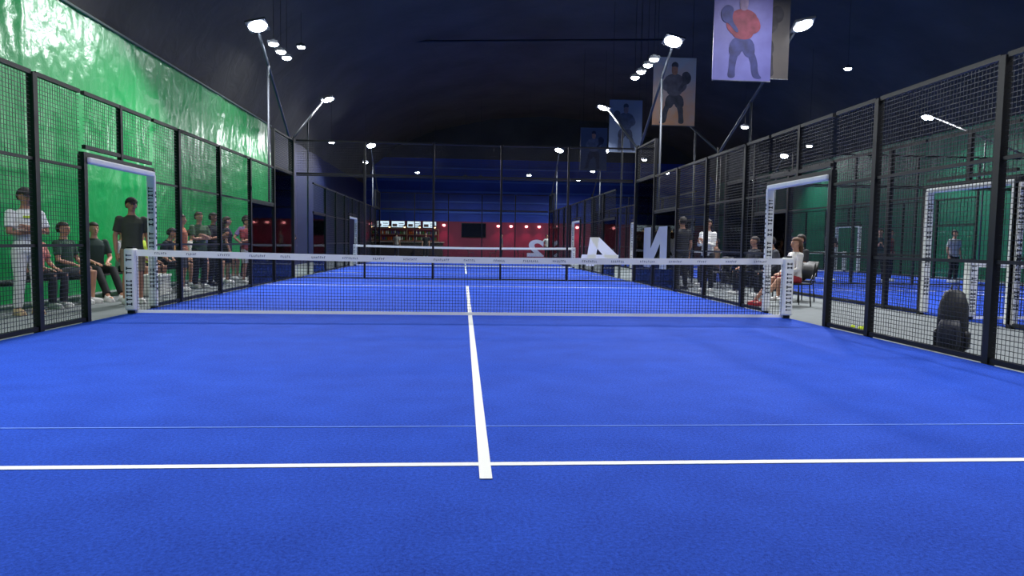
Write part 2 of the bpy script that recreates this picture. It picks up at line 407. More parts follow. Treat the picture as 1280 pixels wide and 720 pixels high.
for sx in (-1, 1):
    vpole(sx*5.2, 10.36, sx=sx, power=370); vpole(sx*5.2, 31.0, True, False, sx=sx, power=440); vpole(sx*5.2, -10.36, False, True, sx=sx, power=320 if sx < 0 else 190, fl=4.9)
    vpole(12.9+sx*5.2, 10.36, sx=sx, power=330, nl=4.9); vpole(12.9+sx*5.2, -10.36, False, True, sx=sx, power=240); vpole(12.9+sx*5.2, 31.0, True, False, sx=sx, power=300)
def hangl(x, y, z, zc, power=0):
    t = top('hanging_floodlight', 'small bright floodlight hung from the dark ceiling', 'light', (x, y, z), 0, group='hanging floodlights')
    obj('cable', MB().tube([(0, 0, .1), (0, 0, zc-z)], [.006, .006], 6).mesh('cable', [BLACK]), parent=t)
    h = obj('housing', MB().box((0, 0, .05), (.26, .2, .07)).box((0, 0, .1), (.1, .1, .05)).mesh('housing', [GALV]), parent=t)
    obj('lens', MB().ell((0, 0, .01), (.12, .1, .06), 0, 18, 8).mesh('lens', [LENS], True), parent=t)
    if power:
        l = bpy.data.objects.new('lamp', lampdata(power, .22, 165)); COL.objects.link(l); l.parent = t; l.location = (0, 0, -.06)  # only the added fill fixtures carry a light
for y in (7.7, 8.4, 9.0): hangl(-4.95, y, 6.03, 8.5)
for y in (7.7, 8.3, 9.0, 9.7): hangl(4.85, y, 5.98, 10.8)
for (x, y) in ((10, 14), (14.5, 18), (9, 24), (7.5, 30), (12, 30), (-3, 33), (1, 35), (4, 33), (-5.5, 28)): hangl(x, y, 5.4, 10.6 if x > -4 else 8.2)
for (x, y, p) in ((-5.3, -4, 60), (-5.3, 3, 110), (-5.3, 12.2, 110), (6.6, 3, 170), (6.4, -3.5, 90), (0, 37, 420), (8, 38, 360), (-6.2, 22, 70), (12.9, 12.5, 180)):  # extra fixtures added as fill light for aisles, people and the far end
    hangl(x, y, 7.2 if y < 20 else 5.6, 8.3 if x < -5 else 10.6, p)
# ---------------------------------------------------------------- banners
def banner(x, y, c0, c1, fig, fig2, label, pose, z0=4.85):
    t = top('hanging_banner', label, 'banner', (x, y, 0), 0, group='player banners')
    W, H = 1.35, 2.1
    obj('banner_cloth', MB().box((0, 0, z0+H/2), (W, .012, H)).mesh('cloth', [gradmat('banner_%g' % y, c0, c1, z0, z0+H)]), parent=t)
    for zz in (z0, z0+H): obj('hem_bar', MB().tube([(-W/2, 0, zz), (W/2, 0, zz)], [.015, .015], 8).mesh('hem', [GALV], True), parent=t)
    for s in (-1, 1): obj('cord', MB().tube([(s*.55, 0, z0+H), (s*.55, 0, 10.8)], [.006, .006], 6).mesh('cord', [BLACK]), parent=t)
    F = mat('fig_%d%d%d' % fig, fig, .7, nscale=5, namt=.45); G = mat('fig_%d%d%d' % fig2, fig2, .7, nscale=5, namt=.45); S = mat('skin_%d' % fig[0], tuple(int(.5*a+.5*b) for a, b in zip((118, 84, 76), c0)), .7, nscale=5, namt=.35)
    mb = MB(); zc = z0+.06; k = pose
    def smooth(P, it=2):
        for _ in range(it):
            Q = []
            for i in range(len(P)):
                a, b = P[i], P[(i+1) % len(P)]
                Q += [(a[0]*.75+b[0]*.25, a[1]*.75+b[1]*.25), (a[0]*.25+b[0]*.75, a[1]*.25+b[1]*.75)]
            P = Q
        return P
    lay = [0]
    def poly(P, mi, it=2):
        lay[0] += 1
        mb.add([(px*k, -.009-.0012*lay[0], zc+pz*1.15) for px, pz in smooth(P, it)], [tuple(range(len(P)*2**it))], mi)
    poly([(-.2, .62), (-.02, .6), (-.12, .38), (-.16, .16), (-.14, 0), (-.34, 0), (-.3, .2), (-.3, .42)], 1)
    poly([(.02, .6), (.22, .6), (.36, .36), (.38, .1), (.5, 0), (.28, 0), (.22, .12), (.2, .34)], 1)
    poly([(-.26, .8), (.24, .8), (.32, .42), (.08, .4), (0, .56), (-.08, .4), (-.34, .44)], 1)
    poly([(-.24, .76), (.22, .74), (.26, 1.0), (.34, 1.2), (.16, 1.32), (-.1, 1.34), (-.32, 1.22), (-.25, 1.0)], 0)
    poly([(-.34, 1.24), (-.2, 1.2), (-.26, 1.02), (-.12, .88), (-.2, .8), (-.42, .98)], 0)
    poly([(.34, 1.2), (.2, 1.18), (.3, .98), (.04, .88), (.06, .8), (.44, .92)], 0)
    poly([(-.08, 1.3), (.09, 1.3), (.11, 1.5), (.06, 1.58), (-.06, 1.58), (-.1, 1.48)], 2)
    poly([(-.1, 1.48), (-.02, 1.53), (.11, 1.5), (.11, 1.6), (0, 1.66), (-.11, 1.6)], 1)
    poly([(-.16, .86), (-.08, .9), (-.28, 1.12), (-.2, 1.34), (-.4, 1.42), (-.54, 1.26), (-.48, 1.08), (-.32, 1.04)], 1)
    obj('printed_figure', mb.mesh('fig', [F, G, S], recalc=False), parent=t)
banner(6.12, 5.0, (104, 104, 170), (74, 68, 124), (112, 48, 66), (48, 52, 104), 'purple fabric banner printed with a red-shirted player', 1)
banner(6.7, 5.35, (92, 86, 82), (72, 70, 72), (62, 58, 62), (56, 54, 60), 'faded grey-beige banner printed with a player figure', -1, 5.0)
banner(6.4, 10.9, (206, 154, 118), (168, 176, 184), (92, 90, 98), (72, 72, 80), 'pale banner printed with a dark-clothed padel player', -1)
banner(6.4, 17.3, (96, 110, 136), (110, 124, 146), (60, 70, 92), (52, 58, 80), 'grey-blue banner printed with a player figure', 1)
banner(6.4, 24.1, (56, 66, 86), (70, 80, 102), (92, 96, 110), (40, 42, 60), 'dark grey banner printed with a player figure', -1)
# ---------------------------------------------------------------- bar area at the back wall
def emis(name, rgb, s): return mat(name, (10, 10, 10), .4, emit=rgb, es=s)
def screen(x, z, wd, h, kind):
    t = top('menu_screen' if kind else 'television', 'lit menu screen with white and dark sections above bar' if kind else 'large dark television screen on maroon wall', 'screen', (x, 42.905, z), 0, group='menu screens' if kind else 'wall screen')
    bev(obj('casing', MB().box((0, 0, 0), (wd, .08, h)).mesh('casing', [BLACK]), parent=t), .01)
    mb = MB().box((0, -.045, 0), (wd-.06, .012, h-.06), 0)
    if kind:
        mb.box((-wd*.25, -.055, -h*.15), (wd*.34, .01, h*.4), 1); mb.box((wd*.22, -.055, h*.1), (wd*.35, .01, h*.1), 2); mb.box((wd*.22, -.055, -.12), (wd*.35, .01, h*.1), 2)
    obj('display', mb.mesh('disp', [emis('screen_white', (220, 232, 245), 1.3), emis('screen_dark', (90, 70, 70), .5), emis('screen_grey', (60, 70, 90), .5)] if kind else [mat('dark_display', (12, 16, 30), .15)] * 3), parent=t)
for i in range(4): screen(-6.3+1.2*i, 2.42, 1.05, .52, 1)
screen(.7, 2.05, 1.9, 1.1, 0)
t = top('bar_counter', 'long dark bar counter with a pale top', 'counter', (-4.4, 40.6, FZ))
bev(obj('body', MB().box((0, 0, .53), (5.6, .6, 1.06)).mesh('b', [mat('dark_wood', (50, 38, 34), .6, nscale=4)]), parent=t), .02)
bev(obj('countertop', MB().box((0, -.03, 1.09), (5.8, .75, .06)).mesh('c', [mat('pale_stone', (150, 140, 130), .4, nscale=6)]), parent=t), .01)
t = top('bottle_shelf', 'back bar shelf filled with assorted coloured bottles', 'shelf', (-4.4, 42.6, FZ))
mb = MB()
for z in (1.2, 1.65, 2.1): mb.box((0, 0, z), (4.8, .3, .04))
for x in (-2.4, 0, 2.4): mb.box((x, 0, 1.05), (.05, .3, 2.1))
obj('shelf_frame', mb.mesh('sf', [mat('shelf_wood', (140, 104, 76), .6)]), parent=t)
mb = MB(); rnd = random.Random(4)
for z in (1.22, 1.67):
    for i in range(34):
        x = -2.25+i*.135
        if abs(x) < .06: continue
        mb.tube([(x, 0, z), (x, 0, z+.17), (x, 0, z+.21), (x, 0, z+.28)], [.035, .035, .014, .014], 8, rnd.randint(0, 3))
o = obj('bottles', mb.mesh('bt', [mat('b1', (200, 100, 40), .2), mat('b2', (60, 140, 80), .2), mat('b3', (230, 225, 210), .2), mat('b4', (80, 90, 150), .2)], True), parent=t); o['kind'] = 'stuff'
for i, x in enumerate((-7.2, -1.6, 2.6, 3.6, 4.8, 5.8, 7.2, 8.8, 11)):
    t = top('wall_light', 'small glowing red wall downlight on maroon wall', 'light', (x, 42.84, 2.4), 0, group='red wall lights')
    obj('housing', MB().tube([(0, 0, 0), (0, 0, .16)], [.07, .07], 12).box((0, .05, .08), (.06, .1, .06)).mesh('h', [BLACK]), parent=t)
    obj('bulb', MB().ell((0, 0, 0), (.12, .12, .1)).mesh('bulb', [emis('red_bulb', (255, 150, 150), 8)], True), parent=t)
    l = bpy.data.lights.new('lamp', 'SPOT'); l.energy = 70; l.color = (1, .16, .28); l.shadow_soft_size = .1; l.spot_size = 1.8; l.spot_blend = .8
    lo = bpy.data.objects.new('lamp', l); COL.objects.link(lo); lo.parent = t; lo.location = (0, -.35, -.05)
for i in range(5):
    t = top('pendant_lamp', 'small warm glowing pendant lamp over the bar counter', 'lamp', (-6.6+1.1*i, 40.4, 2.2), 0, group='bar pendant lamps')
    obj('cord', MB().tube([(0, 0, .1), (0, 0, 7.4 if i else 5.9)], [.008, .008], 6).mesh('cord', [BLACK]), parent=t)
    obj('lamp_shade', MB().tube([(0, 0, -.02), (0, 0, .12)], [.14, .04], 14).mesh('sh', [BLACK], True), parent=t)
    obj('bulb', MB().ell((0, 0, -.03), (.07, .07, .07)).mesh('bulb', [emis('warm_bulb', (255, 200, 140), 6)], True), parent=t)
# ---------------------------------------------------------------- furniture
def bench(x, y, ln=2.2):
    t = top('bench', 'low dark slatted bench standing along the green wall', 'bench', (x, y, FZ), 0, group='courtside benches')
    for i in range(4): bev(obj('slat', MB().box((-.165+.11*i, 0, .43), (.095, ln, .035)).mesh('seat', [mat('dark_slats', (44, 46, 48), .6, nscale=9)]), parent=t), .006)
    for s in (-1, 1):
        obj('leg', MB().box((-.16, s*(ln/2-.2), .205), (.05, .05, .41)).box((.16, s*(ln/2-.2), .205), (.05, .05, .41)).box((0, s*(ln/2-.2), .39), (.36, .05, .04)).mesh('leg', [STEEL]), parent=t)
for y in (1.3, 3.8, 6.3, 8.8): bench(-6.95, y)
def chair(x, y, rot, label='black moulded chair with slim metal legs', g='aisle chairs'):
    t = top('chair', label, 'chair', (x, y, FZ), rot, group=g)
    o = obj('seat', MB().box((0, 0, .43), (.44, .42, .03)).mesh('seat', [BLACK]), parent=t); bev(o, .012, 3)
    mb = MB(); vs = []; fs = []
    for i in range(9):
        a = -.22+.44*i/8
        for (z, yo) in ((.52, .2), (.84, .25)):
            for th_ in (0, .02): vs.append((a, yo+.05*(1-(a/.22)**2)+th_, z))
    for i in range(8):
        b = i*4; c = b+4
        fs += [(b, c, c+2, b+2), (b+1, b+3, c+3, c+1), (b+2, c+2, c+3, b+3), (b, b+1, c+1, c)]
    fs += [(0, 2, 3, 1), (32, 33, 35, 34)]
    obj('backrest', mb.add(vs, fs).mesh('back', [BLACK], True), parent=t)
    for sx in (-1, 1):
        for sy in (-1, 1):
            obj('leg', MB().tube([(sx*.2, sy*.2, 0), (sx*.18, sy*.17, .42)]+([(sx*.18, .235, .6)] if sy > 0 else []), [.012]*(3 if sy > 0 else 2), 8).mesh('leg', [STEEL], True), parent=t)
    return t
SEATS = [(6.35, 2.5, -85), (6.75, 5.3, -85), (6.9, 4.4, -95), (7.0, 3.6, -80), (6.95, 8.3, -90), (6.75, 7.5, -75)]
for (x, y, a) in SEATS: chair(x, y, math.radians(a))
def table(x, y, g='aisle tables'):
    t = top('side_table', 'small round black table on a central pedestal', 'table', (x, y, FZ), 0, group=g)
    obj('tabletop', MB().tube([(0, 0, .71), (0, 0, .74)], [.33, .33], 28).mesh('tt', [BLACK]), parent=t)
    obj('pedestal', MB().tube([(0, 0, .03), (0, 0, .71)], [.03, .03], 12).tube([(0, 0, 0), (0, 0, .03)], [.22, .2], 20).mesh('pd', [STEEL]), parent=t)
table(6.0, 8.0); table(6.7, 9.6)
for (x, y) in ((1.2, 37.2), (4.6, 36.4), (7.8, 38.4)):
    table(x, y, 'lounge tables'); chair(x-.75, y, math.radians(90), g='lounge chairs'); chair(x+.75, y, math.radians(-90), g='lounge chairs')
t = top('storage_box', 'white plastic cooler box with lid beside the bench', 'box', (-6.1, 3.5, FZ), 0)
bev(obj('body', MB().box((0, 0, .19), (.34, .5, .36)).mesh('b', [PAD]), parent=t), .02)
bev(obj('lid', MB().box((0, 0, .395), (.37, .53, .05)).mesh('l', [PAD]), parent=t), .015)
# backpack
BP = mat('black_nylon', (16, 17, 21), .6, nscale=20, namt=.2)
t = top('backpack', 'large black padel racket backpack standing against the fence', 'backpack', (5.33, -3.12, FZ), math.radians(-50))
b = MB().loft([(0, .02, 0, .13, .09), (0, .02, .04, .145, .11), (0, .02, .34, .15, .12), (0, .03, .54, .135, .1), (0, .04, .65, .1, .07), (0, .04, .69, .05, .04)], 24)
obj('main_compartment', b.mesh('mc', [BP], True), parent=t)
obj('front_pocket', MB().loft([(0, -.09, .04, .1, .04), (0, -.1, .08, .115, .055), (0, -.1, .27, .115, .055), (0, -.08, .36, .09, .04)], 20).mesh('fp', [mat('grey_nylon', (34, 36, 44), .6)], True), parent=t)
for s in (-1, 1):
    obj('side_pocket', MB().loft([(s*.14, .02, .04, .03, .06), (s*.145, .02, .2, .035, .07), (s*.14, .02, .24, .02, .05)], 14).mesh('sp', [BP], True), parent=t)
    obj('shoulder_strap', MB().tube([(s*.07, .11, .6), (s*.09, .17, .5), (s*.1, .17, .3), (s*.11, .12, .1)], [.025]*4, 8, flat=.35).mesh('ss', [BP], True), parent=t)
obj('handle', MB().tube([(-.04, .04, .66), (-.03, .04, .73), (.03, .04, .73), (.04, .04, .66)], [.01]*4, 8).mesh('h', [BP], True), parent=t)
obj('zip', MB().tube([(-.09, -.15, .1), (-.085, -.157, .3), (.085, -.157, .3), (.09, -.15, .1)], [.004]*4, 6).mesh('z', [GALV]), parent=t)
for i, (x, y) in enumerate(((5.35, -1.35), (5.45, -1.28), (5.33, -1.2))):
    top('tennis_ball', 'yellow-green felt ball lying on the grey floor', 'ball', (x, y, FZ+.033), .5*i, MB().ell((0, 0, 0), (.033,)*3, 0, 20, 12).mesh('ball', [mat('felt_yellow', (200, 220, 50), .9, nscale=60)], True), 'stray balls')
# ---------------------------------------------------------------- people
def remesh(mb, name, m, vox=.011, it=4):
    me = mb.mesh(name+'_raw', [m]); o = bpy.data.objects.new('tmp', me); COL.objects.link(o)
    r = o.modifiers.new('r', 'REMESH'); r.mode = 'VOXEL'; r.voxel_size = vox; r.use_smooth_shade = True
    s = o.modifiers.new('s', 'SMOOTH'); s.iterations = it; s.factor = .5
    dg = bpy.context.evaluated_depsgraph_get(); dg.update()
    out = bpy.data.meshes.new_from_object(o.evaluated_get(dg)); bpy.data.objects.remove(o)
    out.materials.clear(); out.materials.append(m); out.polygons.foreach_set('use_smooth', [True]*len(out.polygons)); out.name = name
    return out
def person(x, y, heading, label, h=1.75, sit=False, arms='side', legs='down', skin=(196, 146, 120), shirt=(220, 220, 220), pants=(40, 42, 48), shorts=False,
           shoes=(225, 225, 225), hair=(35, 26, 22), cap=None, longhair=False, longsleeve=False, lean=0, headturn=0, female=False, z=FZ, group='people by the court'):
    sc = h/1.75
    t = top('person', label, 'person', (x, y, z), heading, group=group); t.scale = (sc, sc, sc)
    SK = mat('skin_%d_%d_%d' % skin, skin, .55, nscale=12, namt=.05)
    dz = -.385 if sit else 0
    piv = Vector((0, 0, .93+dz))
    T = Matrix.Translation(piv) @ Matrix.Rotation(lean, 4, 'X') @ Matrix.Translation(-piv) @ Matrix.Translation((0, 0, dz))
    def TT(p): return T @ Vector(p)
    sw = .165 if female else .185
    J = {}
    if sit and arms == 'side': arms = 'lap'
    for s in (-1, 1):
        J['hip', s] = Vector((s*.09, 0, .92+dz))
        if sit:
            J['knee', s] = Vector((s*.13, -.43, .54)); J['ank', s] = Vector((s*.12, -.40 if legs == 'down' else -.78, .09 if legs == 'down' else .11))
        elif legs == 'stride':
            J['knee', s] = Vector((s*.1, -.05-s*.08, .5)); J['ank', s] = Vector((s*.11, .02-s*.16, .09))
        else:
            J['knee', s] = Vector((s*.105, -.03, .5)); J['ank', s] = Vector((s*.12, .02, .09))
        J['sh', s] = TT((s*sw, 0, 1.415))
        if arms == 'side': e, wv, hd, nrm = (s*(sw+.06), .03, 1.13), (s*(sw+.07), -.05, .88), (0, -.12, -1), (-s, 0, 0)
        elif arms == 'crossed': e, wv, hd, nrm = (s*(sw+.055), -.08, 1.15), (s*-.02, -.215-(.035 if s > 0 else 0), 1.19+.03*s), (-s, .15, .12), (0, 1, 0)
        elif arms == 'phone': e, wv, hd, nrm = (s*(sw+.03), -.06, 1.14), (s*.07, -.29, 1.2), (-s*.2, -.6, .6), (-s, 0, 0)
        elif arms == 'hips': e, wv, hd, nrm = (s*(sw+.17), .06, 1.17), (s*.2, -.03, 1.02), (-s*.3, -.5, -.6), (-s, 0, 0)
        elif arms == 'lap': e, wv, hd, nrm = (s*(sw+.06), -.07, 1.13), (s*.1, -.27, 1.05), (-s*.3, -1, -.2), (0, 0, -1)
        elif arms == 'drink':
            if s > 0: e, wv, hd, nrm = (sw+.05, -.1, 1.14), (.12, -.3, 1.28), (-.2, -.4, .8), (-1, 0, 0)
            else: e, wv, hd, nrm = (-(sw+.06), .03, 1.13), (-(sw+.07), -.05, .88), (0, -.12, -1), (1, 0, 0)
        J['el', s] = TT(e); J['wr', s] = TT(wv); J['hd', s] = (T.to_3x3() @ Vector(hd)).normalized(); J['pn', s] = (T.to_3x3() @ Vector(nrm)).normalized()
    b = MB()
    ww = .9 if female else 1
    b.loft([(0, .0, .84, .13, .09), (0, .005, .92, .15*1.0, .105), (0, 0, 1.0, .145*ww, .1), (0, -.005, 1.12, .125*ww, .088), (0, -.005, 1.26, .15*ww, .102), (0, .0, 1.36, .165*ww, .105), (0, .005, 1.43, .14*ww, .08), (0, .008, 1.475, .075, .06), (0, .0, 1.52, .052, .054), (0, -.008, 1.6, .05, .055)], 24, M=T)
    HT = T @ Matrix.Translation((0, 0, 1.55)) @ Matrix.Rotation(headturn, 4, 'Z') @ Matrix.Translation((0, 0, -1.55))
    b.ell((0, -.005, 1.665), (.074, .093, .098), M=HT); b.ell((0, -.035, 1.605), (.054, .06, .062), M=HT); b.ell((0, -.06, 1.575), (.03, .03, .025), M=HT)
    b.tube([(0, -.09, 1.672), (0, -.108, 1.645), (0, -.112, 1.632), (0, -.09, 1.622)], [.008, .013, .016, .01], 8, M=HT)
    b.ell((0, -.088, 1.602), (.024, .012, .009), M=HT); b.ell((0, -.08, 1.69), (.055, .02, .012), M=HT)
    for s in (-1, 1): b.ell((s*.077, .0, 1.65), (.012, .02, .032), M=HT, nu=10, nv=8)
    for s in (-1, 1):
        hp, kn, an = J['hip', s], J['knee', s], J['ank', s]
        b.tube([hp, hp.lerp(kn, .3), hp.lerp(kn, .8), kn, kn.lerp(an, .3)+Vector((0, .012, 0)), kn.lerp(an, .75), an, an-Vector((0, 0, .04))], [.088, .085, .06, .053, .055, .038, .036, .038], 14)
        b.ell(an+Vector((0, -.07, -.05)), (.04, .12, .035))
        sh, el, wr, hd, pn = J['sh', s], J['el', s], J['wr', s], J['hd', s], J['pn', s]
        b.ell(sh, (.055, .055, .055))
        b.tube([sh, sh.lerp(el, .4), el, el.lerp(wr, .3), wr], [.05, .047, .038, .039, .026], 12)
        wd_ = hd.cross(pn).normalized()
        b.tube([wr-hd*.01, wr+hd*.03, wr+hd*.075, wr+hd*.095], [.026, .037, .041, .03], 12, flat=.42, wdir=wd_)
    body = remesh(b, 'body', SK)
    fm = MB()
    for s in (-1, 1):
        wr, hd, pn = J['wr', s], J['hd', s], J['pn', s]; wd_ = hd.cross(pn).normalized()
        fwd = Vector((0, -1, 0)); 
        if wd_.dot(fwd) < 0 : wd_ = -wd_
        for i, (ln, off) in enumerate(((.068, .028), (.078, .009), (.072, -.010), (.056, -.028))):
            p = wr+hd*.075+wd_*off; pts = [p]; cur = p
            for k, fr in enumerate((.5, .32, .28)):
                a = .18+.22*k; dd = (hd*math.cos(a)+pn*math.sin(a)).normalized(); cur = cur+dd*(ln*fr+(.02 if k == 0 else 0)); pts.append(cur)
            fm.tube(pts, [.0088, .0085, .0078, .0055], 8)
        p = wr+hd*.025+wd_*.025
        d1 = (hd*.65+wd_*.65+pn*.25).normalized(); d2 = (hd*.9+wd_*.3+pn*.35).normalized()
        fm.tube([p, p+d1*.035, p+d1*.035+d2*.025, p+d1*.035+d2*.045], [.011, .010, .009, .006], 8)
    fme = fm.mesh('fingers', [SK], True)
    bm = bmesh.new(); bm.from_mesh(body); bm.from_mesh(fme); bm.to_mesh(body); bm.free()
    body.polygons.foreach_set('use_smooth', [True]*len(body.polygons))
    obj('body', body, parent=t)
    SM = cloth(shirt); b = MB()
    b.loft([(0, 0, .88, .172*ww+.01*(not female), .125), (0, 0, .96, .168*ww, .122), (0, -.003, 1.1, .152*ww, .112), (0, -.005, 1.26, .168*ww, .12), (0, 0, 1.36, .18*ww, .12), (0, .005, 1.43, .155*ww, .093), (0, .008, 1.475, .085, .07), (0, .006, 1.49, .068, .064)], 24, M=T)
    if female: 
        for s in (-1, 1): b.ell((s*.07, -.09, 1.29), (.062, .05, .06), M=T)
    for s in (-1, 1):
        sh, el, wr = J['sh', s], J['el', s], J['wr', s]
        b.ell(sh, (.066, .066, .064))
        if longsleeve: b.tube([sh, sh.lerp(el, .5), el, el.lerp(wr, .4), el.lerp(wr, .95)], [.064, .058, .052, .048, .038], 12)
        else: b.tube([sh, sh.lerp(el, .4), sh.lerp(el, .72)], [.064, .063, .064], 12)
    obj('shirt', remesh(b, 'shirt', SM, .012), parent=t)
    PM = cloth(pants); b = MB()
    b.loft([(0, 0, .83, .13, .1), (0, 0, .88, .162, .118), (0, 0, .95, .16, .117), (0, 0, 1.0, .15*ww, .11)], 20, M=Matrix.Translation((0, 0, dz)))
    for s in (-1, 1):
        hp, kn, an = J['hip', s], J['knee', s], J['ank', s]
        if shorts: b.tube([hp, hp.lerp(kn, .3), hp.lerp(kn, .88)], [.09 if sit else .1, .09 if sit else .1, .085], 14)
        else: b.tube([hp, hp.lerp(kn, .3), kn, kn.lerp(an, .5), kn.lerp(an, .96)], [.09 if sit else .1, .09 if sit else .096, .07, .066, .06], 14)
    obj('shorts' if shorts else 'trousers', remesh(b, 'pants', PM, .012), parent=t)
    HM = mat('shoe_%d_%d_%d' % shoes, shoes, .6)
    for s in (-1, 1):
        an = J['ank', s]; b = MB()
        b.ell((an.x, an.y-.055, .045), (.05, .14, .05), 0, 16, 12); b.tube([(an.x, an.y+.02, .03), (an.x, an.y+.01, .11)], [.055, .045], 12); b.box((an.x, an.y-.05, .014), (.085, .25, .028))
        me = remesh(b, 'shoe', HM, .01, 3)
        for v in me.vertices: v.co.z = max(v.co.z, 0)
        obj('shoe', me, parent=t)
    if hair:
        b = MB(); b.ell((0, .006, 1.674), (.083, .103, .105), nu=28, nv=20)
        me = b.mesh('hair', [mat('hair_%d_%d_%d' % hair, hair, .7, nscale=50, namt=.2)], True)
        bm = bmesh.new(); bm.from_mesh(me)
        bmesh.ops.delete(bm, geom=[v for v in bm.verts if not (v.co.z > 1.715 or (v.co.y > -.005 and v.co.z > 1.60))], context='VERTS')
        bm.to_mesh(me); bm.free(); me.transform(HT)
        o = obj('hair', me, parent=t); so = o.modifiers.new('s', 'SOLIDIFY'); so.thickness = .012; so.offset = 1
        if longhair:
            b = MB().tube([(0, .07, 1.70), (0, .1, 1.6), (0, .1, 1.48), (0, .1, 1.36)], [.07, .08, .075, .04], 14, flat=.5, M=HT, wdir=(1, 0, 0))
            obj('long_hair', b.mesh('lh', [mat('hair_%d_%d_%d' % hair, hair)], True), parent=t)
    if cap:
        CM = cloth(cap); b = MB(); b.ell((0, .002, 1.69), (.094, .113, .103), nu=28, nv=20)
        me = b.mesh('cap', [CM], True); bm = bmesh.new(); bm.from_mesh(me)
        bmesh.ops.delete(bm, geom=[v for v in bm.verts if v.co.z < 1.695], context='VERTS'); bm.to_mesh(me); bm.free(); me.transform(HT)
        c = obj('cap', me, parent=t); so = c.modifiers.new('s', 'SOLIDIFY'); so.thickness = .008
        b = MB().ell((0, -.12, 1.7), (.075, .085, .008), M=HT); obj('brim', b.mesh('brim', [CM], True), parent=c)
    for s in (-1, 1):
        e = obj('eye', MB().ell((s*.03, -.086, 1.668), (.013, .009, .008), 0, 10, 8).ell((s*.03, -.094, 1.668), (.006, .003, .006), 1, 8, 6).mesh('eye', [mat('eye_white', (225, 222, 218), .3), mat('iris', (35, 25, 20), .3)], True), parent=t)
        e.data.transform(HT)
    m_ = MB().ell((0, -.1, 1.602), (.02, .006, .005), M=HT); obj('mouth', m_.mesh('mouth', [mat('lips', (150, 84, 78), .5)], True), parent=t)
    return t
R = math.radians
p1 = person(-6.35, -.07, R(55), 'standing man in white t-shirt, pale grey trousers and cap, arms folded', 1.78, arms='crossed', shirt=(228, 230, 232), pants=(206, 206, 208), shoes=(200, 170, 140), cap=(60, 56, 58), skin=(165, 118, 95))
obj('shirt_print', MB().box((0, -.127, 1.375), (.16, .012, .03)).mesh('sp', [mat('lime_print', (190, 215, 60), .7)]), parent=p1, label='lime yellow chest print')
person(-6.85, .95, R(80), 'seated woman in pink top with brown hair on bench', 1.66, True, shirt=(215, 140, 130), pants=(60, 58, 66), hair=(110, 60, 40), longhair=True, female=True)
person(-6.85, 1.75, R(85), 'seated man in dark green t-shirt and grey shorts on bench', 1.72, True, shirt=(50, 84, 66), pants=(90, 92, 98), shorts=True, hair=(50, 34, 26))
person(-6.85, 2.7, R(50), 'seated person in dark clothes with legs stretched out, white shoes', 1.75, True, legs='out', shirt=(40, 60, 54), pants=(25, 28, 32), shoes=(240, 240, 240), hair=(40, 28, 24))
person(-5.72, 1.72, R(40), 'standing man in dark olive t-shirt, khaki shorts and black cap', 1.77, arms='side', shirt=(62, 68, 58), pants=(140, 126, 106), shorts=True, shoes=(220, 220, 220), cap=(20, 20, 24), skin=(180, 130, 105))
person(-6.85, 3.75, R(85), 'seated person in pale grey shirt and dark shorts on bench', 1.7, True, shirt=(165, 165, 165), pants=(40, 44, 52), shorts=True, hair=(60, 40, 30))
person(-6.85, 4.55, R(85), 'seated player in bright yellow-green top on bench', 1.7, True, shirt=(176, 200, 60), pants=(40, 44, 52), shorts=True, hair=(60, 40, 30))
person(-6.85, 5.45, R(95), 'seated player in black t-shirt and shorts leaning forward', 1.75, True, shirt=(34, 36, 42), pants=(24, 26, 30), shorts=True, lean=.35, arms='lap')
person(-6.85, 6.35, R(80), 'seated player in mustard top and dark shorts on bench', 1.7, True, shirt=(170, 125, 70), pants=(30, 32, 40), shorts=True, hair=(30, 22, 20))
person(-6.85, 7.2, R(95), 'seated person in white vest and blue shorts on bench', 1.7, True, shirt=(210, 205, 200), pants=(50, 60, 110), shorts=True, hair=(80, 52, 36))
person(-6.05, 4.6, R(100), 'standing person in orange vest and grey shorts beside bench', 1.6, arms='hips', shirt=(200, 120, 90), pants=(90, 90, 96), shorts=True, hair=(60, 38, 26))
person(-6.1, 5.7, R(60), 'standing person in green shirt and dark trousers beside bench', 1.7, arms='crossed', shirt=(70, 96, 70), pants=(34, 36, 44), hair=(60, 38, 26))
person(-6.1, 6.6, R(75), 'standing person in black shirt holding a phone', 1.72, arms='phone', shirt=(26, 28, 34), pants=(30, 32, 38), hair=(28, 22, 20), shoes=(30, 30, 34), skin=(165, 116, 94))
person(-6.05, 7.4, R(110), 'standing woman in dark top and black shorts', 1.66, arms='side', shirt=(48, 44, 58), pants=(20, 20, 26), shorts=True, hair=(50, 34, 26), longhair=True, female=True)
person(-5.65, 7.7, R(60), 'standing player in maroon shirt and white shorts', 1.64, arms='phone', shirt=(130, 50, 56), pants=(210, 208, 204), shorts=True, hair=(30, 24, 22))
person(-6.85, 8.1, R(90), 'seated person in navy shirt and pale shorts on bench', 1.72, True, shirt=(40, 48, 92), pants=(180, 175, 165), shorts=True)
person(-6.85, 9.3, R(80), 'seated player in teal shirt and black shorts on bench', 1.74, True, shirt=(40, 110, 110), pants=(28, 28, 34), shorts=True)
person(-6.35, 9.95, R(120), 'standing person in white t-shirt and dark trousers turned away', 1.78, arms='side', shirt=(225, 226, 228), pants=(48, 50, 60), shoes=(60, 60, 64))
person(-6.1, 9.05, R(60), 'standing person in muted purple shirt and dark trousers', 1.74, arms='hips', shirt=(128, 108, 150), pants=(40, 40, 52))
person(-5.42, 9.3, R(30), 'standing man in white t-shirt and red cap with hand raised', 1.9, arms='drink', shirt=(238, 238, 240), pants=(90, 92, 100), cap=(235, 50, 45), hair=(150, 40, 36), shorts=True)
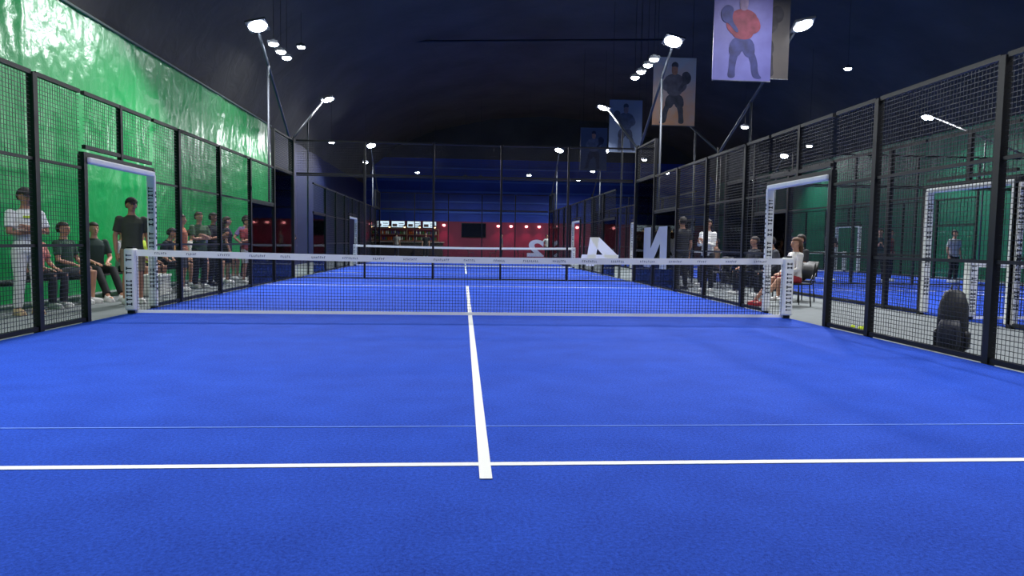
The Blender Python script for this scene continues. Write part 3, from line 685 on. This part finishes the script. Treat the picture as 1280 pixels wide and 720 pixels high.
person(-5.75, 11.2, R(90), 'standing person in light blue shirt and dark cap', 1.8, arms='hips', shirt=(140, 170, 200), pants=(40, 40, 52), cap=(30, 30, 40))
person(-5.8, 12.4, R(60), 'standing person in black sweater and grey trousers', 1.76, arms='crossed', shirt=(34, 34, 40), pants=(110, 110, 116), longsleeve=True)
person(5.5, 6.9, R(200), 'standing man in black t-shirt and dark trousers, back turned', 1.84, arms='side', shirt=(32, 33, 38), pants=(34, 36, 42), shoes=(50, 50, 50), hair=(30, 24, 22))
person(5.9, 6.15, R(-50), 'standing woman in white blouse and black trousers holding phone', 1.76, arms='phone', shirt=(246, 245, 242), pants=(24, 25, 30), hair=(32, 24, 22), longhair=True, female=True, longsleeve=True)
person(5.75, 9.0, R(150), 'standing man in dark jacket facing away near the tables', 1.8, arms='side', shirt=(50, 52, 62), pants=(30, 32, 40), longsleeve=True)
person(6.4, 10.6, R(-60), 'standing person in grey shirt among dark chairs', 1.74, arms='side', shirt=(120, 122, 128), pants=(30, 32, 40))
person(6.32, 2.5, R(-85), 'seated woman in white long-sleeved top and red skirt, red shoes', 1.66, True, legs='out', shirt=(226, 222, 216), pants=(150, 44, 54), shorts=True, shoes=(190, 30, 40), hair=(96, 66, 46), longhair=True, female=True, longsleeve=True)
person(6.72, 5.3, R(-85), 'seated person in black jacket on chair', 1.72, True, shirt=(44, 46, 52), pants=(28, 30, 36), hair=(40, 28, 24), longsleeve=True)
person(6.87, 4.4, R(-95), 'seated person in dark grey sweatshirt leaning forward on chair', 1.74, True, shirt=(68, 70, 78), pants=(22, 24, 30), longsleeve=True, arms='lap', lean=.25)
person(6.97, 3.6, R(-80), 'seated person in black t-shirt and dark shorts on chair', 1.76, True, shirt=(44, 44, 48), pants=(40, 42, 50), shorts=True)
person(6.92, 8.3, R(-90), 'seated person in brown sweater on chair', 1.7, True, shirt=(100, 78, 64), pants=(34, 34, 40), longsleeve=True)
for (bx, by, hh, lb, sc_, pc, ar) in ((7.2, 12.5, -40, 'standing visitor in dark blue shirt', (40, 50, 90), (30, 30, 36), 'side'),
    (9.9, 11.3, -20, 'distant player in grey shirt on the far neighbouring court', (100, 104, 112), (30, 30, 36), 'hips'), (12.0, 11.5, 20, 'distant player in black shirt on the far neighbouring court', (40, 40, 46), (30, 30, 36), 'crossed'),
    (10.8, 11.9, -60, 'distant player in navy shirt on the far neighbouring court', (44, 50, 84), (30, 30, 36), 'side'), (14.4, 12.0, 40, 'distant player in maroon shirt on the far neighbouring court', (110, 46, 50), (30, 30, 36), 'hips'),
    (13.6, 11.3, -30, 'distant player in dark teal shirt on the far neighbouring court', (40, 70, 76), (40, 40, 50), 'phone'), (16.4, 11.6, 10, 'distant player in white shirt on the far neighbouring court', (190, 192, 196), (30, 30, 36), 'side'),
    (-2.8, 39.4, 10, 'distant customer in black shirt standing at the bar', (25, 25, 30), (30, 30, 40), 'side'), (-4.9, 39.5, 160, 'distant customer in pale shirt standing at the bar', (190, 180, 170), (40, 40, 60), 'side'),
    (5.9, 38.6, 30, 'distant visitor in white shirt standing in the lounge', (210, 210, 210), (30, 30, 40), 'hips'),
    (2.6, 38.2, 90, 'distant visitor in grey shirt standing near the bar', (120, 120, 125), (30, 30, 40), 'side')):
    person(bx, by, R(hh), lb, 1.74, shirt=sc_, pants=pc, arms=ar, z=.002 if 8 < bx else FZ, group='people at the bar' if by > 30 else 'people by the court')
